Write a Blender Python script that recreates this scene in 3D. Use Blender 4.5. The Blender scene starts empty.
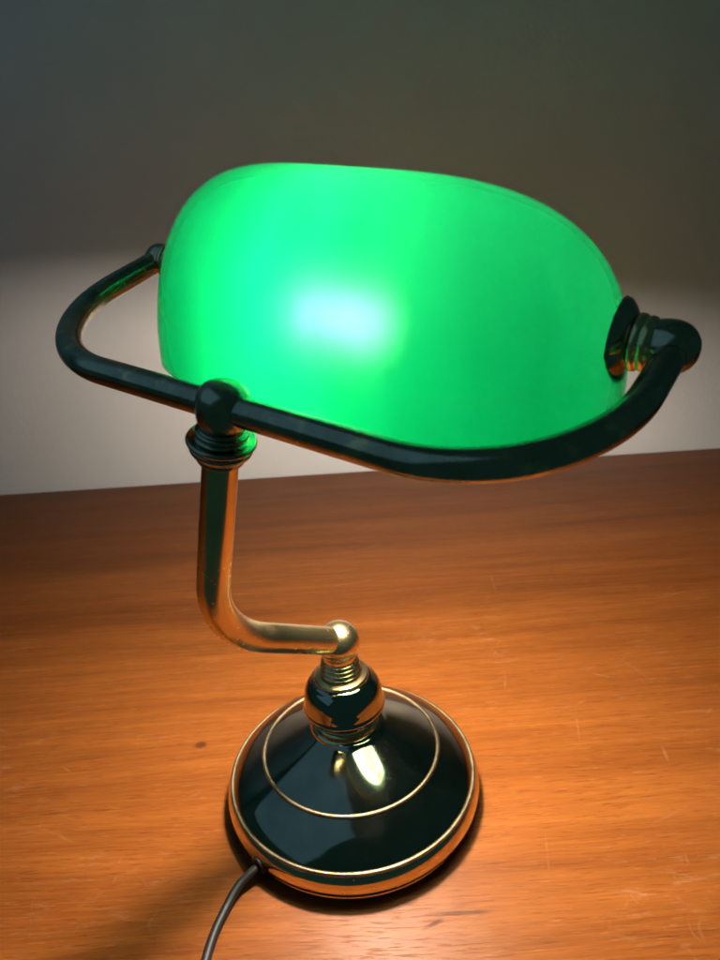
import bpy, bmesh, math, random
from mathutils import Vector, Matrix
random.seed(7)
V = Vector
S = bpy.context.scene
COL = S.collection

# ------------------------------------------------------------------ camera
cam_d = bpy.data.cameras.new('camera')
cam = bpy.data.objects.new('camera', cam_d); COL.objects.link(cam)
R_ = V((0.99788035, -0.02626427, -0.05953986)); U_ = V((0.0650754, 0.40274206, 0.91299727)); F_ = V((0, 0.91493662, -0.40359755))
mw = Matrix((R_, U_, -F_)).transposed().to_4x4()
mw.translation = V((0.01620838, -0.33059928, 0.36101508))
cam.matrix_world = mw
cam_d.sensor_fit = 'VERTICAL'; cam_d.sensor_height = 36; cam_d.lens = 705.2364 / 960 * 36
cam_d.clip_start = 0.01; cam_d.clip_end = 100
cam_d.dof.use_dof = True; cam_d.dof.focus_distance = 0.36; cam_d.dof.aperture_fstop = 15
S.camera = cam

# ------------------------------------------------------------------ world, lamps, exposure
W = bpy.data.worlds.new('World'); S.world = W; W.use_nodes = True
bg = W.node_tree.nodes['Background']
bg.inputs[0].default_value = (0.26, 0.96, 0.88, 1); bg.inputs[1].default_value = 0.030
S.view_settings.view_transform = 'Standard'; S.view_settings.look = 'None'
S.view_settings.exposure = 0; S.view_settings.gamma = 1
BULB = 1620.0            # radiance of the frosted lamp bulb
# dim bluish daylight: area light added overhead left for the base's blue reflections
wl = bpy.data.lights.new('blue_area_light', 'AREA'); wl.shape = 'RECTANGLE'; wl.size = 1.7; wl.size_y = 1.7
wl.color = (0.26, 0.62, 1.0); wl.energy = 1.7
wo = bpy.data.objects.new('blue_area_light', wl); COL.objects.link(wo)
wo.location = (-0.92, -0.36, 1.12)
wo.rotation_euler = (-wo.location).to_track_quat('-Z', 'Y').to_euler()
cy = S.cycles
cy.max_bounces = 14; cy.diffuse_bounces = 6; cy.glossy_bounces = 6; cy.transmission_bounces = 8; cy.transparent_max_bounces = 12
cy.caustics_reflective = True; cy.caustics_refractive = True; cy.blur_glossy = 0.6
cy.sample_clamp_indirect = 6.0

# ------------------------------------------------------------------ node helpers
def mat(name):
    m = bpy.data.materials.new(name); m.use_nodes = True
    nt = m.node_tree; nt.nodes.clear()
    out = nt.nodes.new('ShaderNodeOutputMaterial')
    return m, nt, out
class NB:
    def __init__(s, nt): s.nt = nt
    def n(s, t, ins=None, **kw):
        nd = s.nt.nodes.new('ShaderNode' + t)
        for k, v in kw.items(): setattr(nd, k, v)
        for k, v in (ins or {}).items():
            sock = nd.inputs[k]
            if isinstance(v, bpy.types.NodeSocket): s.nt.links.new(v, sock)
            else: sock.default_value = v
        return nd
    def math(s, op, a, b=0.0, c=0.0, clamp=False):
        return s.n('Math', {0: a, 1: b, 2: c}, operation=op, use_clamp=clamp).outputs[0]
    def mix(s, f, a, b, bt='MIX'):
        nd = s.nt.nodes.new('ShaderNodeMix'); nd.data_type = 'RGBA'; nd.blend_type = bt
        for i, v in ((0, f), (6, a), (7, b)):
            if isinstance(v, bpy.types.NodeSocket): s.nt.links.new(v, nd.inputs[i])
            else: nd.inputs[i].default_value = v
        return nd.outputs[2]
    def ramp(s, f, stops, interp='LINEAR'):
        nd = s.n('ValToRGB', {0: f}); cr = nd.color_ramp; cr.interpolation = interp
        while len(cr.elements) < len(stops): cr.elements.new(0.5)
        for el, (p, c) in zip(cr.elements, stops):
            el.position = p; el.color = c if len(c) == 4 else (*c, 1)
        return nd.outputs[0]
    def mapr(s, v, a, b, c=0.0, d=1.0, clamp=True):
        return s.n('MapRange', {0: v, 1: a, 2: b, 3: c, 4: d}, clamp=clamp).outputs[0]
    def noise(s, vec, scale=1.0, detail=4.0, rough=0.5, dist=0.0):
        return s.n('TexNoise', {'Vector': vec, 'Scale': scale, 'Detail': detail, 'Roughness': rough, 'Distortion': dist}).outputs[0]
    def mapping(s, vec, loc=(0, 0, 0), rot=(0, 0, 0), scale=(1, 1, 1), vt='POINT'):
        return s.n('Mapping', {'Vector': vec, 'Location': loc, 'Rotation': rot, 'Scale': scale}, vector_type=vt).outputs[0]

# ------------------------------------------------------------------ materials
def m_wood():
    m, nt, out = mat('varnished_wood'); b = NB(nt)
    co = b.n('TexCoord').outputs['Object']
    warp = b.noise(b.mapping(co, scale=(2.2, 9, 1)), 1.0, 2)
    wv = b.n('CombineXYZ', {1: b.math('MULTIPLY', b.math('SUBTRACT', warp, 0.5), 0.03)}).outputs[0]
    cw = b.n('VectorMath', {0: co, 1: wv}, operation='ADD').outputs[0]
    broad = b.noise(b.mapping(cw, scale=(0.9, 26, 1)), 1.0, 5, 0.6, 0.4)
    mid = b.noise(b.mapping(cw, scale=(6, 95, 1)), 1.0, 4, 0.6)
    fine = b.noise(b.mapping(cw, scale=(15, 430, 1)), 1.0, 4, 0.65)
    pore = b.noise(b.mapping(cw, scale=(60, 760, 1)), 1.0, 3, 0.6)
    patch = b.noise(b.mapping(co, scale=(7, 7, 1)), 1.0, 5, 0.6)
    t = b.math('ADD', b.math('MULTIPLY', broad, 0.46), b.math('ADD', b.math('MULTIPLY', mid, 0.22), b.math('MULTIPLY', fine, 0.32)))
    colr = b.ramp(t, [(0.34, (0.074, 0.0200, 0.0042)), (0.46, (0.124, 0.0345, 0.0064)), (0.55, (0.158, 0.0465, 0.0086)), (0.68, (0.208, 0.066, 0.013))])
    pm = b.mapr(pore, 0.55, 0.66)
    colr = b.mix(b.math('MULTIPLY', pm, 0.6), colr, (0.075, 0.019, 0.005, 1))
    colr = b.mix(b.math('MULTIPLY', b.mapr(patch, 0.5, 0.75), 0.30), colr, (0.155, 0.042, 0.009, 1))
    # light flecks of the grain
    fl = b.noise(b.mapping(cw, loc=(3, 7, 0), scale=(75, 640, 1)), 1.0, 2)
    flm = b.math('MULTIPLY', b.mapr(fl, 0.62, 0.74), 0.35)
    colr = b.mix(flm, colr, (0.24, 0.09, 0.026, 1))
    # fine wear: web of hairline scratches, only in worn patches
    dist = b.n('TexNoise', {'Vector': co, 'Scale': 30.0, 'Detail': 2.0}).outputs['Color']
    cd = b.mix(0.03, co, dist, 'ADD')
    vor = b.n('TexVoronoi', {'Vector': b.mapping(cd, rot=(0, 0, 0.5), scale=(1, 0.55, 1)), 'Scale': 26.0}, feature='DISTANCE_TO_EDGE').outputs[0]
    hair = b.mapr(vor, 0.0, 0.022, 1, 0)
    wearn = b.noise(b.mapping(co, loc=(1.3, .2, 0), scale=(9, 9, 1)), 1.0, 4, 0.6)
    frag = b.noise(b.mapping(co, scale=(120, 120, 1)), 1.0, 3)
    wear = b.math('MULTIPLY', b.mapr(wearn, 0.52, 0.68), b.mapr(frag, 0.46, 0.62))
    scr = b.math('MULTIPLY', b.math('MULTIPLY', hair, wear), 0.20)
    # dusty scuffs
    sc2 = b.noise(b.mapping(co, loc=(5, 1, 0), rot=(0, 0, 0.12), scale=(40, 170, 1)), 1.0, 4, 0.65)
    scuff = b.math('MULTIPLY', b.math('MULTIPLY', b.mapr(sc2, 0.56, 0.72), b.mapr(wearn, 0.47, 0.66)), 0.30)
    scr = b.math('MAXIMUM', scr, scuff)
    # single scratches (x0,y0,x1,y1,half width,strength)
    for (x0, y0, x1, y1, w, st) in [(-.302, .1723, -.2655, .1782, .0016, .40), (-.3364, .2965, -.3197, .3062, .003, .22), (.1349, .2495, .1335, .2097, .0014, .30),
            (.1181, .104, .1137, .0839, .0011, .45), (.1597, .0635, .1515, .0258, .0011, .35), (.1813, .0966, .1977, .0892, .0011, .55), (.1000, .1660, .1110, .1620, .004, .40),
            (.2044, .0239, .2026, .0042, .0014, .40), (.2447, .0456, .256, .0545, .0016, .40), (.2633, .1865, .3036, .1977, .0013, .35), (.1112, -.0375, .1055, -.069, .0009, .28),
            (-.1084, .0015, -.0968, .0085, .0012, .35), (-.2016, .0382, -.1879, .0283, .0009, .30), (-.1917, -.0145, -.1658, -.027, .0016, .25), (.1597, .0635, .170, .068, .0012, .35),
            (.1654, -.0416, .2088, -.0238, .0014, .18), (-.285, .26, -.2, .266, .0011, .22), (.20, .13, .235, .06, .0007, .25), (-.155, .07, -.151, .045, .0009, .25), (-.1941, .1022, -.176, .1, .0015, .2)]:
        L = math.hypot(x1 - x0, y1 - y0) / 2
        lv = b.n('VectorMath', {0: b.mapping(cd if w > 9 else co, loc=((x0 + x1) / 2, (y0 + y1) / 2, 0), rot=(0, 0, math.atan2(y1 - y0, x1 - x0)), scale=(L, w, 1), vt='TEXTURE')}, operation='LENGTH').outputs['Value']
        k = b.math('MULTIPLY', b.mapr(lv, 0.2, 1.0, st * .5, 0), b.mapr(frag, 0.38, 0.55, 0.25, 1))
        scr = b.math('MAXIMUM', scr, k)
    colr = b.mix(scr, colr, (0.31, 0.165, 0.085, 1))
    dent = None
    for (x, y, w, h, a) in [(-.1073, .0483, .0055, .0035, .05), (.0535, -.0842, .0185, .0011, .0), (.0395, -.089, .007, .0012, .35)]:
        wob = b.math('MULTIPLY', b.math('SUBTRACT', frag, .5), 1.2)
        lv = b.n('VectorMath', {0: b.mapping(co, loc=(x, y, 0), rot=(0, 0, a), scale=(w, h, 1), vt='TEXTURE')}, operation='LENGTH').outputs['Value']
        k = b.mapr(b.math('ADD', lv, wob), 0.45, 1.15, 0.75, 0)
        dent = k if dent is None else b.math('MAXIMUM', dent, k)
    colr = b.mix(dent, colr, (0.03, 0.009, 0.004, 1))
    rough = b.math('ADD', b.mapr(patch, 0.3, 0.7, 0.30, 0.42), b.math('MULTIPLY', scr, 0.3))
    hgt = b.math('SUBTRACT', b.math('ADD', b.math('MULTIPLY', fine, 0.5), b.math('MULTIPLY', mid, 0.5)), b.math('ADD', b.math('MULTIPLY', pm, 0.5), b.math('MULTIPLY', dent, 1.5)))
    bp = b.n('Bump', {'Height': hgt, 'Strength': 0.24, 'Distance': 0.0006}).outputs[0]
    p = b.n('BsdfPrincipled', {'Base Color': colr, 'Roughness': rough, 'Normal': bp, 'IOR': 1.45, 'Specular IOR Level': 0.09})
    nt.links.new(p.outputs[0], out.inputs[0]); return m

def m_wall():
    m, nt, out = mat('painted_wall'); b = NB(nt)
    co = b.n('TexCoord').outputs['Object']
    n1 = b.noise(co, 5, 4, 0.55); n2 = b.noise(co, 160, 3, 0.6)
    colr = b.mix(b.mapr(n1, 0.35, 0.65), (0.755, 0.755, 0.74, 1), (0.82, 0.82, 0.805, 1))
    bp = b.n('Bump', {'Height': n2, 'Strength': 0.25, 'Distance': 0.0012}).outputs[0]
    p = b.n('BsdfPrincipled', {'Base Color': colr, 'Roughness': 0.75, 'Normal': bp, 'Specular IOR Level': 0.25})
    nt.links.new(p.outputs[0], out.inputs[0]); return m

def m_metal(name, c0, c1, r0, r1, scale=60.0, speck=0.25, bump=0.12, bare=None):
    m, nt, out = mat(name); b = NB(nt)
    co = b.n('TexCoord').outputs['Object']
    n1 = b.noise(co, scale, 5, 0.62); n2 = b.noise(co, scale * 9, 3, 0.6); n3 = b.noise(co, scale * .3, 3, 0.5, 0.6)
    colr = b.mix(b.mapr(n1, 0.35, 0.68), (*c0, 1), (*c1, 1))
    spk = b.math('MULTIPLY', b.mapr(n2, 0.64, 0.74), b.mapr(n3, 0.42, 0.62))
    colr = b.mix(b.math('MULTIPLY', spk, speck), colr, (c1[0] * .3, c1[1] * .28, c1[2] * .25, 1))
    if bare:    # patches where the tarnish has been rubbed back to bright brass
        n4 = b.noise(co, 85, 6, 0.7)
        colr = b.mix(b.math('MULTIPLY', b.mapr(n4, 0.55, 0.63), 0.8), colr, (*bare, 1))
    rough = b.math('ADD', b.mapr(n3, 0.3, 0.7, r0, r1), b.math('MULTIPLY', spk, 0.25))
    bp = b.n('Bump', {'Height': b.math('ADD', n1, b.math('MULTIPLY', n2, 0.3)), 'Strength': bump, 'Distance': 0.0004}).outputs[0]
    p = b.n('BsdfPrincipled', {'Base Color': colr, 'Metallic': 1.0, 'Roughness': rough, 'Normal': bp})
    nt.links.new(p.outputs[0], out.inputs[0]); return m

def m_shade():
    m, nt, out = mat('green_cased_glass'); b = NB(nt)
    co = b.n('TexCoord').outputs['Object']
    sw = b.n('TexNoise', {'Vector': b.mapping(co, loc=(0.4, 1.1, 0.3), scale=(22, 22, 16)), 'Scale': 1.0, 'Detail': 4.0, 'Roughness': 0.5, 'Distortion': 1.2}).outputs[0]
    st = b.noise(b.mapping(co, scale=(70, 26, 8)), 1.0, 4, 0.55, 0.5)
    v = b.mapr(b.math('ADD', b.math('MULTIPLY', sw, 0.45), b.math('MULTIPLY', st, 0.55)), 0.22, 0.78)
    tc = b.mix(v, (0.00004, 0.0205, 0.0050, 1), (0.00008, 0.0285, 0.0076, 1))
    fs = b.mix(v, (0.0034, 0.020, 0.0092, 1), (0.0070, 0.034, 0.0158, 1))
    tr = b.n('BsdfTranslucent', {'Color': tc})
    rf = b.n('BsdfRefraction', {'Color': fs, 'Roughness': 1.0, 'IOR': 1.2})
    df = b.n('BsdfDiffuse', {'Color': (0.002, 0.060, 0.020, 1)})
    a1 = b.n('MixShader', {0: 0.10, 1: tr.outputs[0], 2: rf.outputs[0]})
    a2 = b.n('AddShader', {0: a1.outputs[0], 1: df.outputs[0]})
    gl = b.n('BsdfGlossy', {'Color': (1, 1, 1, 1), 'Roughness': 0.12})
    fr = b.n('Fresnel', {'IOR': 1.33})
    a3 = b.n('MixShader', {0: fr.outputs[0], 1: a2.outputs[0], 2: gl.outputs[0]})
    nt.links.new(a3.outputs[0], out.inputs[0]); return m

def m_casing():
    m, nt, out = mat('white_glass_lining'); b = NB(nt)
    df = b.n('BsdfDiffuse', {'Color': (0.55, 0.85, 0.66, 1)})
    tp = b.n('BsdfTransparent', {'Color': (1, 1, 1, 1)})
    a = b.n('MixShader', {0: 0.74, 1: df.outputs[0], 2: tp.outputs[0]})
    nt.links.new(a.outputs[0], out.inputs[0]); return m

def m_bulb():
    m, nt, out = mat('lit_bulb_glass'); b = NB(nt)
    em = b.n('Emission', {'Color': (1.0, 0.86, 0.75, 1), 'Strength': BULB})
    nt.links.new(em.outputs[0], out.inputs[0]); return m

def m_plain(name, c, rough, bumpscale=300, bump=0.2, spec=0.5):
    m, nt, out = mat(name); b = NB(nt)
    co = b.n('TexCoord').outputs['Object']
    n = b.noise(co, bumpscale, 3)
    colr = b.mix(n, (*[x * .75 for x in c], 1), (*[min(1, x * 1.25) for x in c], 1))
    bp = b.n('Bump', {'Height': n, 'Strength': bump, 'Distance': 0.0003}).outputs[0]
    p = b.n('BsdfPrincipled', {'Base Color': colr, 'Roughness': rough, 'Normal': bp, 'Specular IOR Level': spec})
    nt.links.new(p.outputs[0], out.inputs[0]); return m

M_WOOD = m_wood(); M_WALL = m_wall()
M_BASE = m_metal('dark_polished_metal', (0.40, 0.37, 0.30), (0.32, 0.30, 0.24), 0.035, 0.10, 45, 0.35, 0.05)
M_ENAMEL = m_metal('dark_lacquered_metal', (0.36, 0.315, 0.24), (0.26, 0.225, 0.17), 0.05, 0.15, 45, 0.7, 0.07)
M_BAND = m_metal('polished_band', (0.72, 0.60, 0.42), (0.62, 0.51, 0.35), 0.05, 0.14, 45, 0.35, 0.06)
M_BRASS = m_metal('polished_brass', (0.80, 0.60, 0.31), (0.66, 0.48, 0.24), 0.15, 0.29, 60, 0.35, 0.10)
M_DARKBRASS = m_metal('tarnished_brass', (0.42, 0.37, 0.27), (0.28, 0.245, 0.175), 0.11, 0.26, 70, 0.6, 0.16, (0.70, 0.52, 0.28))
M_TRIM = m_metal('worn_gold_trim', (0.25, 0.19, 0.11), (0.12, 0.092, 0.055), 0.36, 0.55, 90, 0.4, 0.15)
M_SHADE = m_shade(); M_CASE = m_casing(); M_BULB = m_bulb()
M_CORD = m_plain('black_cord_plastic', (0.009, 0.008, 0.0075), 0.5, spec=0.3)
M_FELT = m_plain('dark_felt', (0.02, 0.016, 0.012), 0.95, 900, 0.5, 0.1)
M_SOCKET = m_plain('socket_plastic', (0.03, 0.03, 0.03), 0.5)

# ------------------------------------------------------------------ mesh helpers
def obj(name, bm, m, parent=None, smooth=True):
    bmesh.ops.recalc_face_normals(bm, faces=bm.faces)
    me = bpy.data.meshes.new(name); bm.to_mesh(me); bm.free()
    for p in me.polygons: p.use_smooth = smooth
    for mm in (m if isinstance(m, (list, tuple)) else [m]): me.materials.append(mm)
    o = bpy.data.objects.new(name, me); COL.objects.link(o)
    if parent: o.parent = parent
    return o
def frame(ax):
    ax = V(ax).normalized()
    h = V((1, 0, 0)) if abs(ax.x) < .8 else V((0, 1, 0))
    a = ax.cross(h).normalized(); return a, ax.cross(a).normalized(), ax
def refine(prof, step=0.0012):
    """Catmull-Rom through profile points; a None entry marks a crisp corner before the next point."""
    segs, cur = [], []
    for p in prof:
        if p is None:
            segs.append(cur); cur = [cur[-1]]
        else: cur.append(p)
    segs.append(cur)
    out = []
    for s in segs:
        for i in range(len(s) - 1):
            p0 = s[max(i - 1, 0)]; p1 = s[i]; p2 = s[i + 1]; p3 = s[min(i + 2, len(s) - 1)]
            n = max(1, min(14, int(math.dist(p1, p2) / step)))
            for k in range(n):
                t = k / n
                q = [0.5 * (2 * p1[j] + (p2[j] - p0[j]) * t + (2 * p0[j] - 5 * p1[j] + 4 * p2[j] - p3[j]) * t * t + (3 * p1[j] - p0[j] - 3 * p2[j] + p3[j]) * t ** 3) for j in (0, 1)]
                out.append((max(q[0], 0), q[1]))
    out.append(prof[-1]); return out
def lathe(prof, origin=(0, 0, 0), ax=(0, 0, 1), n=96, bm=None):
    bm = bm or bmesh.new(); a, b2, c = frame(ax); O = V(origin); rings = []
    for r, z in prof:
        if r < 1e-5: rings.append([bm.verts.new(O + c * z)])
        else: rings.append([bm.verts.new(O + c * z + a * (r * math.cos(2 * math.pi * i / n)) + b2 * (r * math.sin(2 * math.pi * i / n))) for i in range(n)])
    for A, B in zip(rings, rings[1:]):
        if len(A) == 1 and len(B) == 1: continue
        for i in range(n):
            j = (i + 1) % n
            if len(A) == 1: bm.faces.new((A[0], B[i], B[j]))
            elif len(B) == 1: bm.faces.new((A[i], A[j], B[0]))
            else: bm.faces.new((A[i], A[j], B[j], B[i]))
    for Rg in (rings[0], rings[-1]):
        if len(Rg) > 2: bm.faces.new(Rg)
    return bm
def tube(pts, rad, n=32, bm=None):
    bm = bm or bmesh.new(); pts = [V(p) for p in pts]; rings = []
    d0 = (pts[1] - pts[0]).normalized(); a, b2, _ = frame(d0)
    for i, p in enumerate(pts):
        d = ((pts[min(i + 1, len(pts) - 1)] - pts[max(i - 1, 0)])).normalized()
        a = (a - d * a.dot(d)).normalized(); b2 = d.cross(a)
        r = rad(i / (len(pts) - 1)) if callable(rad) else rad
        rings.append([bm.verts.new(p + a * (r * math.cos(2 * math.pi * k / n)) + b2 * (r * math.sin(2 * math.pi * k / n))) for k in range(n)])
    for A, B in zip(rings, rings[1:]):
        for i in range(n):
            j = (i + 1) % n; bm.faces.new((A[i], A[j], B[j], B[i]))
    bm.faces.new(rings[0]); bm.faces.new(rings[-1]); return bm
def catmull(P, per=14):
    P = [V(p) for p in P]; o = []
    for i in range(len(P) - 1):
        p0, p1, p2, p3 = P[max(i - 1, 0)], P[i], P[i + 1], P[min(i + 2, len(P) - 1)]
        for k in range(per):
            t = k / per
            o.append(0.5 * (2 * p1 + (p2 - p0) * t + (2 * p0 - 5 * p1 + 4 * p2 - p3) * t * t + (3 * p1 - p0 - 3 * p2 + p3) * t ** 3))
    o.append(P[-1]); return o
def fillet(A, B, Cc, r, n=18):
    A, B, Cc = V(A), V(B), V(Cc); d1 = (A - B).normalized(); d2 = (Cc - B).normalized()
    th = d1.angle(d2) / 2; t = r / math.tan(th); ce = B + (d1 + d2).normalized() * (r / math.sin(th))
    p, q = B + d1 * t - ce, B + d2 * t - ce; w = p.angle(q)
    return [ce + (p * math.sin((1 - k / n) * w) + q * math.sin(k / n * w)) / math.sin(w) for k in range(n + 1)]
def line(A, B, n): A, B = V(A), V(B); return [A.lerp(B, k / n) for k in range(n)]
def torus(Rr, r, z, n=128, k=14):
    bm = bmesh.new(); rings = []
    for i in range(n):
        a = 2 * math.pi * i / n
        rings.append([bm.verts.new(((Rr + r * math.cos(2 * math.pi * j / k)) * math.cos(a), (Rr + r * math.cos(2 * math.pi * j / k)) * math.sin(a), z + r * math.sin(2 * math.pi * j / k))) for j in range(k)])
    for i in range(n):
        A, B = rings[i], rings[(i + 1) % n]
        for j in range(k): bm.faces.new((A[j], B[j], B[(j + 1) % k], A[(j + 1) % k]))
    return bm
def box(x0, y0, z0, x1, y1, z1, bev=0.0, seg=3):
    bm = bmesh.new(); bmesh.ops.create_cube(bm, size=1)
    for v in bm.verts: v.co = V(((x0 + x1) / 2 + v.co.x * (x1 - x0), (y0 + y1) / 2 + v.co.y * (y1 - y0), (z0 + z1) / 2 + v.co.z * (z1 - z0)))
    if bev: bmesh.ops.bevel(bm, geom=bm.edges[:], offset=bev, segments=seg, affect='EDGES', profile=0.5)
    return bm
def tag(o, label, cat, kind=None):
    o['label'] = label; o['category'] = cat
    if kind: o['kind'] = kind

# ------------------------------------------------------------------ setting
wall = obj('wall', box(-2.2, 0.519, -0.75, 2.2, 0.62, 1.9), M_WALL)
tag(wall, 'plain off-white painted wall behind the table', 'wall', 'structure')
table = obj('tabletop', box(-1.1, -0.135, -0.03, 1.1, 0.517, 0.0, 0.003), M_WOOD)
tag(table, 'scratched orange-brown varnished wooden tabletop under the lamp', 'table', 'structure')

# ------------------------------------------------------------------ banker's lamp
lamp = bpy.data.objects.new('desk_lamp', None); COL.objects.link(lamp)
lamp.empty_display_size = 0.05
tag(lamp, 'lit desk lamp with green glass shade and round brass base on the wooden table', 'lamp')

# base: shell with two gold trim rings, felt foot under it
band_prof = refine([(0.0, 0.003), (0.068, 0.003), (0.0735, 0.0042), (0.0768, 0.0075), (0.0779, 0.0120), (0.0770, 0.0172), (0.0748, 0.0208), (0.0738, 0.0216), None, (0.0, 0.0216)])
base_prof = refine([(0.0, 0.0212), (0.0738, 0.0214), None, (0.0735, 0.0223), (0.0697, 0.0268), (0.0630, 0.0327), (0.0545, 0.0380), None, (0.0530, 0.0388), None,
                    (0.0519, 0.0397), (0.0502, 0.0408), (0.0450, 0.0440), (0.0380, 0.0480), (0.0300, 0.0523), (0.0230, 0.0560), (0.0180, 0.0586), (0.0, 0.0590)])
base = obj('base', lathe(base_prof, n=160), M_ENAMEL, lamp)
obj('base_band', lathe(band_prof, n=160), M_BAND, base)
obj('trim_ring', torus(0.0530, 0.0013, 0.0388), M_TRIM, base)
obj('trim_ring', torus(0.0743, 0.0013, 0.0213), M_TRIM, base)
obj('felt_foot', lathe([(0.0, 0.0), (0.064, 0.0), (0.0645, 0.0016), (0.064, 0.0034), (0.0, 0.0034)], n=96), M_FELT, base)
# neck, knob and threaded collar
TILT = V((-0.012, 0.0, 1)).normalized()
KN = V((-0.0010, 0.0, 0.0))
obj('neck_ring', lathe(refine([(0.0, 0.0562), (0.0200, 0.0562), (0.0203, 0.0576), (0.0192, 0.0588), None, (0.0174, 0.0592), (0.0162, 0.0604), (0.0157, 0.0625), (0.0165, 0.0650), (0.0, 0.0652)], .0006), KN, TILT, 72), M_BRASS, lamp)
knob = obj('knob', lathe(refine([(0.0, 0.0625), (0.0150, 0.0630), (0.0200, 0.0660), (0.0226, 0.0705), None, (0.0240, 0.0712), (0.0243, 0.0728), (0.0236, 0.0744), None,
                                 (0.0232, 0.0780), (0.0222, 0.0840), (0.0190, 0.0895), (0.0150, 0.0925), (0.0, 0.0935)], .0006), KN, TILT, 96), M_BASE, lamp)
thr = [(0.0, 0.0920), (0.0150, 0.0922), (0.0158, 0.0930), (0.0152, 0.0940), None, (0.0132, 0.0945)]
z = 0.0950
for k in range(4):
    rr = 0.0124 - k * 0.0005
    thr += [(rr - 0.0012, z), (rr, z + 0.0009), (rr - 0.0012, z + 0.0018), None, (rr - 0.0014, z + 0.0022)]
    z += 0.0026
thr += [(0.0096, 0.1070), (0.0098, 0.1115), (0.0, 0.1115)]
obj('threaded_collar', lathe(refine(thr, .0005), KN, TILT, 72), M_BRASS, lamp)

# stem: ball elbow on the axis, low arm out to the side, bend, riser to the clamp
Ze = V((-0.0017, 0.0, 0.1161)); LOW = V((-0.0600, -0.0500, 0.1615)); MID = V((-0.0474, -0.0612, 0.2184)); C = V((-0.0333, -0.0752, 0.2820))
rise = (C - LOW).normalized()
stem_pts = line(Ze, Ze.lerp(LOW, .28), 14) + fillet(Ze, LOW, C, 0.057, 36) + line(LOW.lerp(C, .58), C - rise * 0.010, 24) + [C - rise * 0.010]
stem = obj('stem', tube(stem_pts, lambda t: 0.0080 - 0.0007 * t, 40), M_BRASS, lamp)
bm = bmesh.new(); bmesh.ops.create_uvsphere(bm, u_segments=48, v_segments=32, radius=0.0120, matrix=Matrix.Translation(Ze))
obj('elbow_ball', bm, M_BRASS, stem)

# clamp at the top of the stem, holding the yoke
cl = refine([(0.0, -0.0236), (0.0086, -0.0236), (0.0096, -0.0229), (0.0096, -0.0214), None, (0.0100, -0.0211), (0.0119, -0.0197), (0.0126, -0.0180), (0.0122, -0.0170), None, (0.0110, -0.0167), (0.0110, -0.0161), None, (0.0132, -0.0158),
             (0.0139, -0.0147), (0.0132, -0.0136), None, (0.0104, -0.0132), (0.0097, -0.0120), None, (0.0104, -0.0116), (0.0107, -0.0107), (0.0102, -0.0098), None, (0.0089, -0.0094), (0.0087, -0.0082), None, (0.0096, -0.0066), (0.0104, -0.0035), (0.0107, 0.0000), (0.0103, 0.0040), (0.0088, 0.0073), (0.0055, 0.0095), (0.0, 0.0104)], .0004)
obj('clamp', lathe(cl, C, rise, 64), M_DARKBRASS, lamp)

# yoke
b_ = V((0.81050808, -0.57781404, -0.09595615)); a_ = V((0.57942972, 0.7670021, 0.27562472))
Wd, La, rc = 0.1360037, 0.09581337, 0.06465426
LB = V((-0.0857, 0.0771, 0.3219)); RB = V((0.13322478, -0.08051697, 0.29474861))
cornL, cornR = C - b_ * Wd, C + b_ * Wd
yk = line(LB, cornL + (LB - cornL).normalized() * rc * 1.02, 10) + fillet(LB, cornL, C, rc, 36) + line(C - b_ * (Wd - rc), C + b_ * (Wd - rc), 30)[1:] + fillet(C, cornR, RB, rc, 36) + line(cornR + (RB - cornR).normalized() * rc * 1.02, RB, 10) + [RB]
yoke = obj('yoke', tube(yk, 0.0059, 36), M_DARKBRASS, lamp)
ex = (RB - LB).normalized()
for P, s, q in ((LB, 1, 0.93), (RB - ex * 0.0012, -1, 1.13)):
    ball = refine([(0.0, -0.0088), (0.0034, -0.0082), (0.0064, -0.0061), (0.0084, -0.0030), (0.0090, 0.0006), (0.0086, 0.0040), (0.0080, 0.0062), None, (0.0076, 0.0066), (0.0, 0.0070)], .0005)
    ball = [(r * q, z * q) for r, z in ball]
    obj('end_ball', lathe(ball, P, ex * s, 48), M_DARKBRASS, yoke)

# shade: cased glass, rounded loaf form with an open underside
Mx = V((0.02228922, -0.00166481, 0.30840499))
nn = V((0.03141388, -0.12749451, 0.99134168)); pp = V((-0.5841942, -0.80712003, -0.08529003))
TL, TR, A_, H_, off, kk = 0.1025, 0.1208, 0.0607, 0.0890, 0.0356, 1.956
def sp(x, k): return math.copysign(abs(x) ** (2 / k), x)
def shade_pt(t, v, d):
    m1, m2 = (4.56, 3.69) if t < 0 else (3.1, 2.6)
    mm = m2 + (m1 - m2) * math.sin(v) ** 2; T = TL if t < 0 else TR
    s, r = sp(math.sin(t), mm), sp(math.cos(t), mm)
    return Mx + ex * ((T - d) * s) + pp * ((A_ - d) * r * sp(math.cos(v), kk)) + nn * (-off + (H_ - d) * r * sp(math.sin(v), kk))
def shade_bm():
    bm = bmesh.new(); NU, NV = 150, 96; G = {}
    for side, d in ((0, 0.0), (1, 0.0014)):
        for i in range(NU + 1):
            x = -1 + 2 * i / NU; t = math.copysign(math.pi / 2 * (1 - (1 - abs(x)) ** 1.7), x)
            for j in range(NV + 1):
                y = -1 + 2 * j / NV; v = math.pi / 2 + math.pi / 2 * y
                G[side, i, j] = bm.verts.new(shade_pt(t, v, d))
        for i in range(NU):
            for j in range(NV):
                q = [G[side, i, j], G[side, i + 1, j], G[side, i + 1, j + 1], G[side, i, j + 1]]
                f = bm.faces.new(q if side else q[::-1]); f.material_index = side
    for j in (0, NV):
        for i in range(NU):
            f = bm.faces.new((G[0, i, j], G[0, i + 1, j], G[1, i + 1, j], G[1, i, j])); f.material_index = 0
    bmesh.ops.remove_doubles(bm, verts=bm.verts, dist=1e-5)
    return bm
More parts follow.
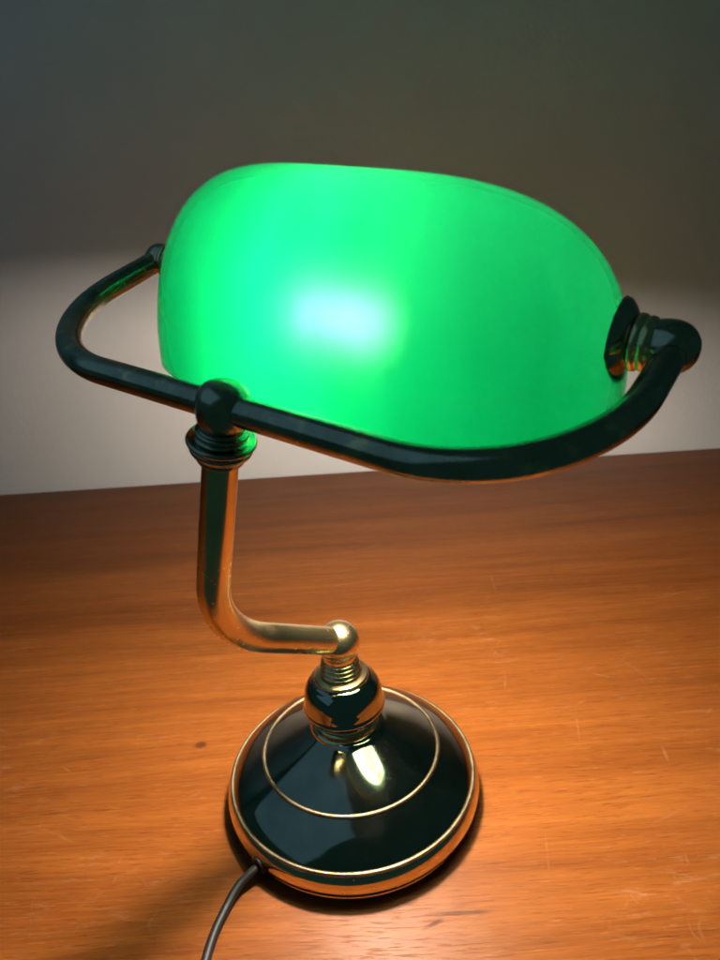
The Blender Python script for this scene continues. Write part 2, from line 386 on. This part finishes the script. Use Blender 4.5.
shade = obj('shade', shade_bm(), [M_SHADE, M_CASE], lamp)

# pivots: dished flange and ridged nut at each end of the shade
for P, s, tend in ((RB, 1, 0.1182), (LB, -1, -TL)):
    O = Mx + ex * (tend - 0.0006 * s); d = ex * s; gap = (P - O).length
    fl = refine([(0.0, -0.0016), (0.0146, -0.0016), (0.0155, -0.0004), (0.0152, 0.0006), (0.0134, 0.0022), (0.0112, 0.0036), (0.0098, 0.0044), None, (0.0, 0.0046)], .0005)
    obj('pivot_flange', lathe(fl, O, d, 64), M_DARKBRASS, lamp)
    nut = [(0.0, 0.0040), (0.0092, 0.0042)]
    L = gap - 0.0040; z = 0.0046; k = 0
    while z < L - 0.004:
        r0 = max(0.0086, 0.0106 - k * 0.0005)
        nut += [None, (r0, z + 0.0003), (r0 + 0.0003, z + 0.0016), (r0, z + 0.0029), None, (r0 - 0.0009, z + 0.0033)]
        z += 0.0036; k += 1
    nut += [(0.0080, L - .0005), (0.0074, L), (0.0, L)]
    obj('pivot_nut', lathe(refine(nut, .0005), O, d, 64), M_BRASS, lamp)

# socket and bulb inside the shade
Bc = Mx + ex * 0.001 - nn * 0.0134
sock0 = Mx + ex * (0.004 - TL) - nn * 0.0125
sl = (Bc - sock0).length
sk = refine([(0.0, 0.0), (0.0095, 0.0), (0.0105, 0.004), (0.0120, 0.008), None, (0.0130, 0.010), (0.0130, sl - 0.036), (0.0120, sl - 0.032), None, (0.0, sl - 0.032)], .002)
obj('socket', lathe(sk, sock0, ex, 40), M_SOCKET, lamp)
bl = refine([(0.0, -0.0330), (0.0085, -0.0328), (0.0088, -0.0260), (0.0098, -0.0160), (0.0108, -0.0080), (0.0113, 0.0), (0.0106, 0.0070), (0.0076, 0.0112), (0.0, 0.0132)], .0015)
obj('bulb', lathe(bl, Bc, ex, 40), M_BULB, lamp)

# power cord out of the base
ang = math.atan2(-0.0545, -0.0530); dr = V((math.cos(ang), math.sin(ang), 0))
G0 = dr * 0.0745 + V((0, 0, 0.0095))
cd = [G0 - dr * 0.004, G0 + dr * 0.005 + V((0, 0, -.0006)), V((-0.0645, -0.0645, 0.0058)), V((-0.0705, -0.0755, 0.0030)), V((-0.0748, -0.0891, 0.0026)), V((-0.0772, -0.1060, 0.0026)), V((-0.0782, -0.1220, 0.0026)),
      V((-0.0790, -0.1320, 0.0026)), V((-0.0796, -0.1372, -0.0005)), V((-0.0800, -0.1385, -0.008)), V((-0.0805, -0.1388, -0.04)), V((-0.085, -0.139, -0.20)), V((-0.09, -0.14, -0.60))]
cord = obj('power_cord', tube(catmull(cd, 12), 0.0025, 16), M_CORD, lamp)
gr = refine([(0.0, -0.004), (0.0052, -0.004), (0.0056, 0.0022), (0.0048, 0.0042), (0.0, 0.0046)], .0005)
obj('grommet', lathe(gr, G0, (dr + V((0, 0, -.1))), 32), M_CORD, cord)
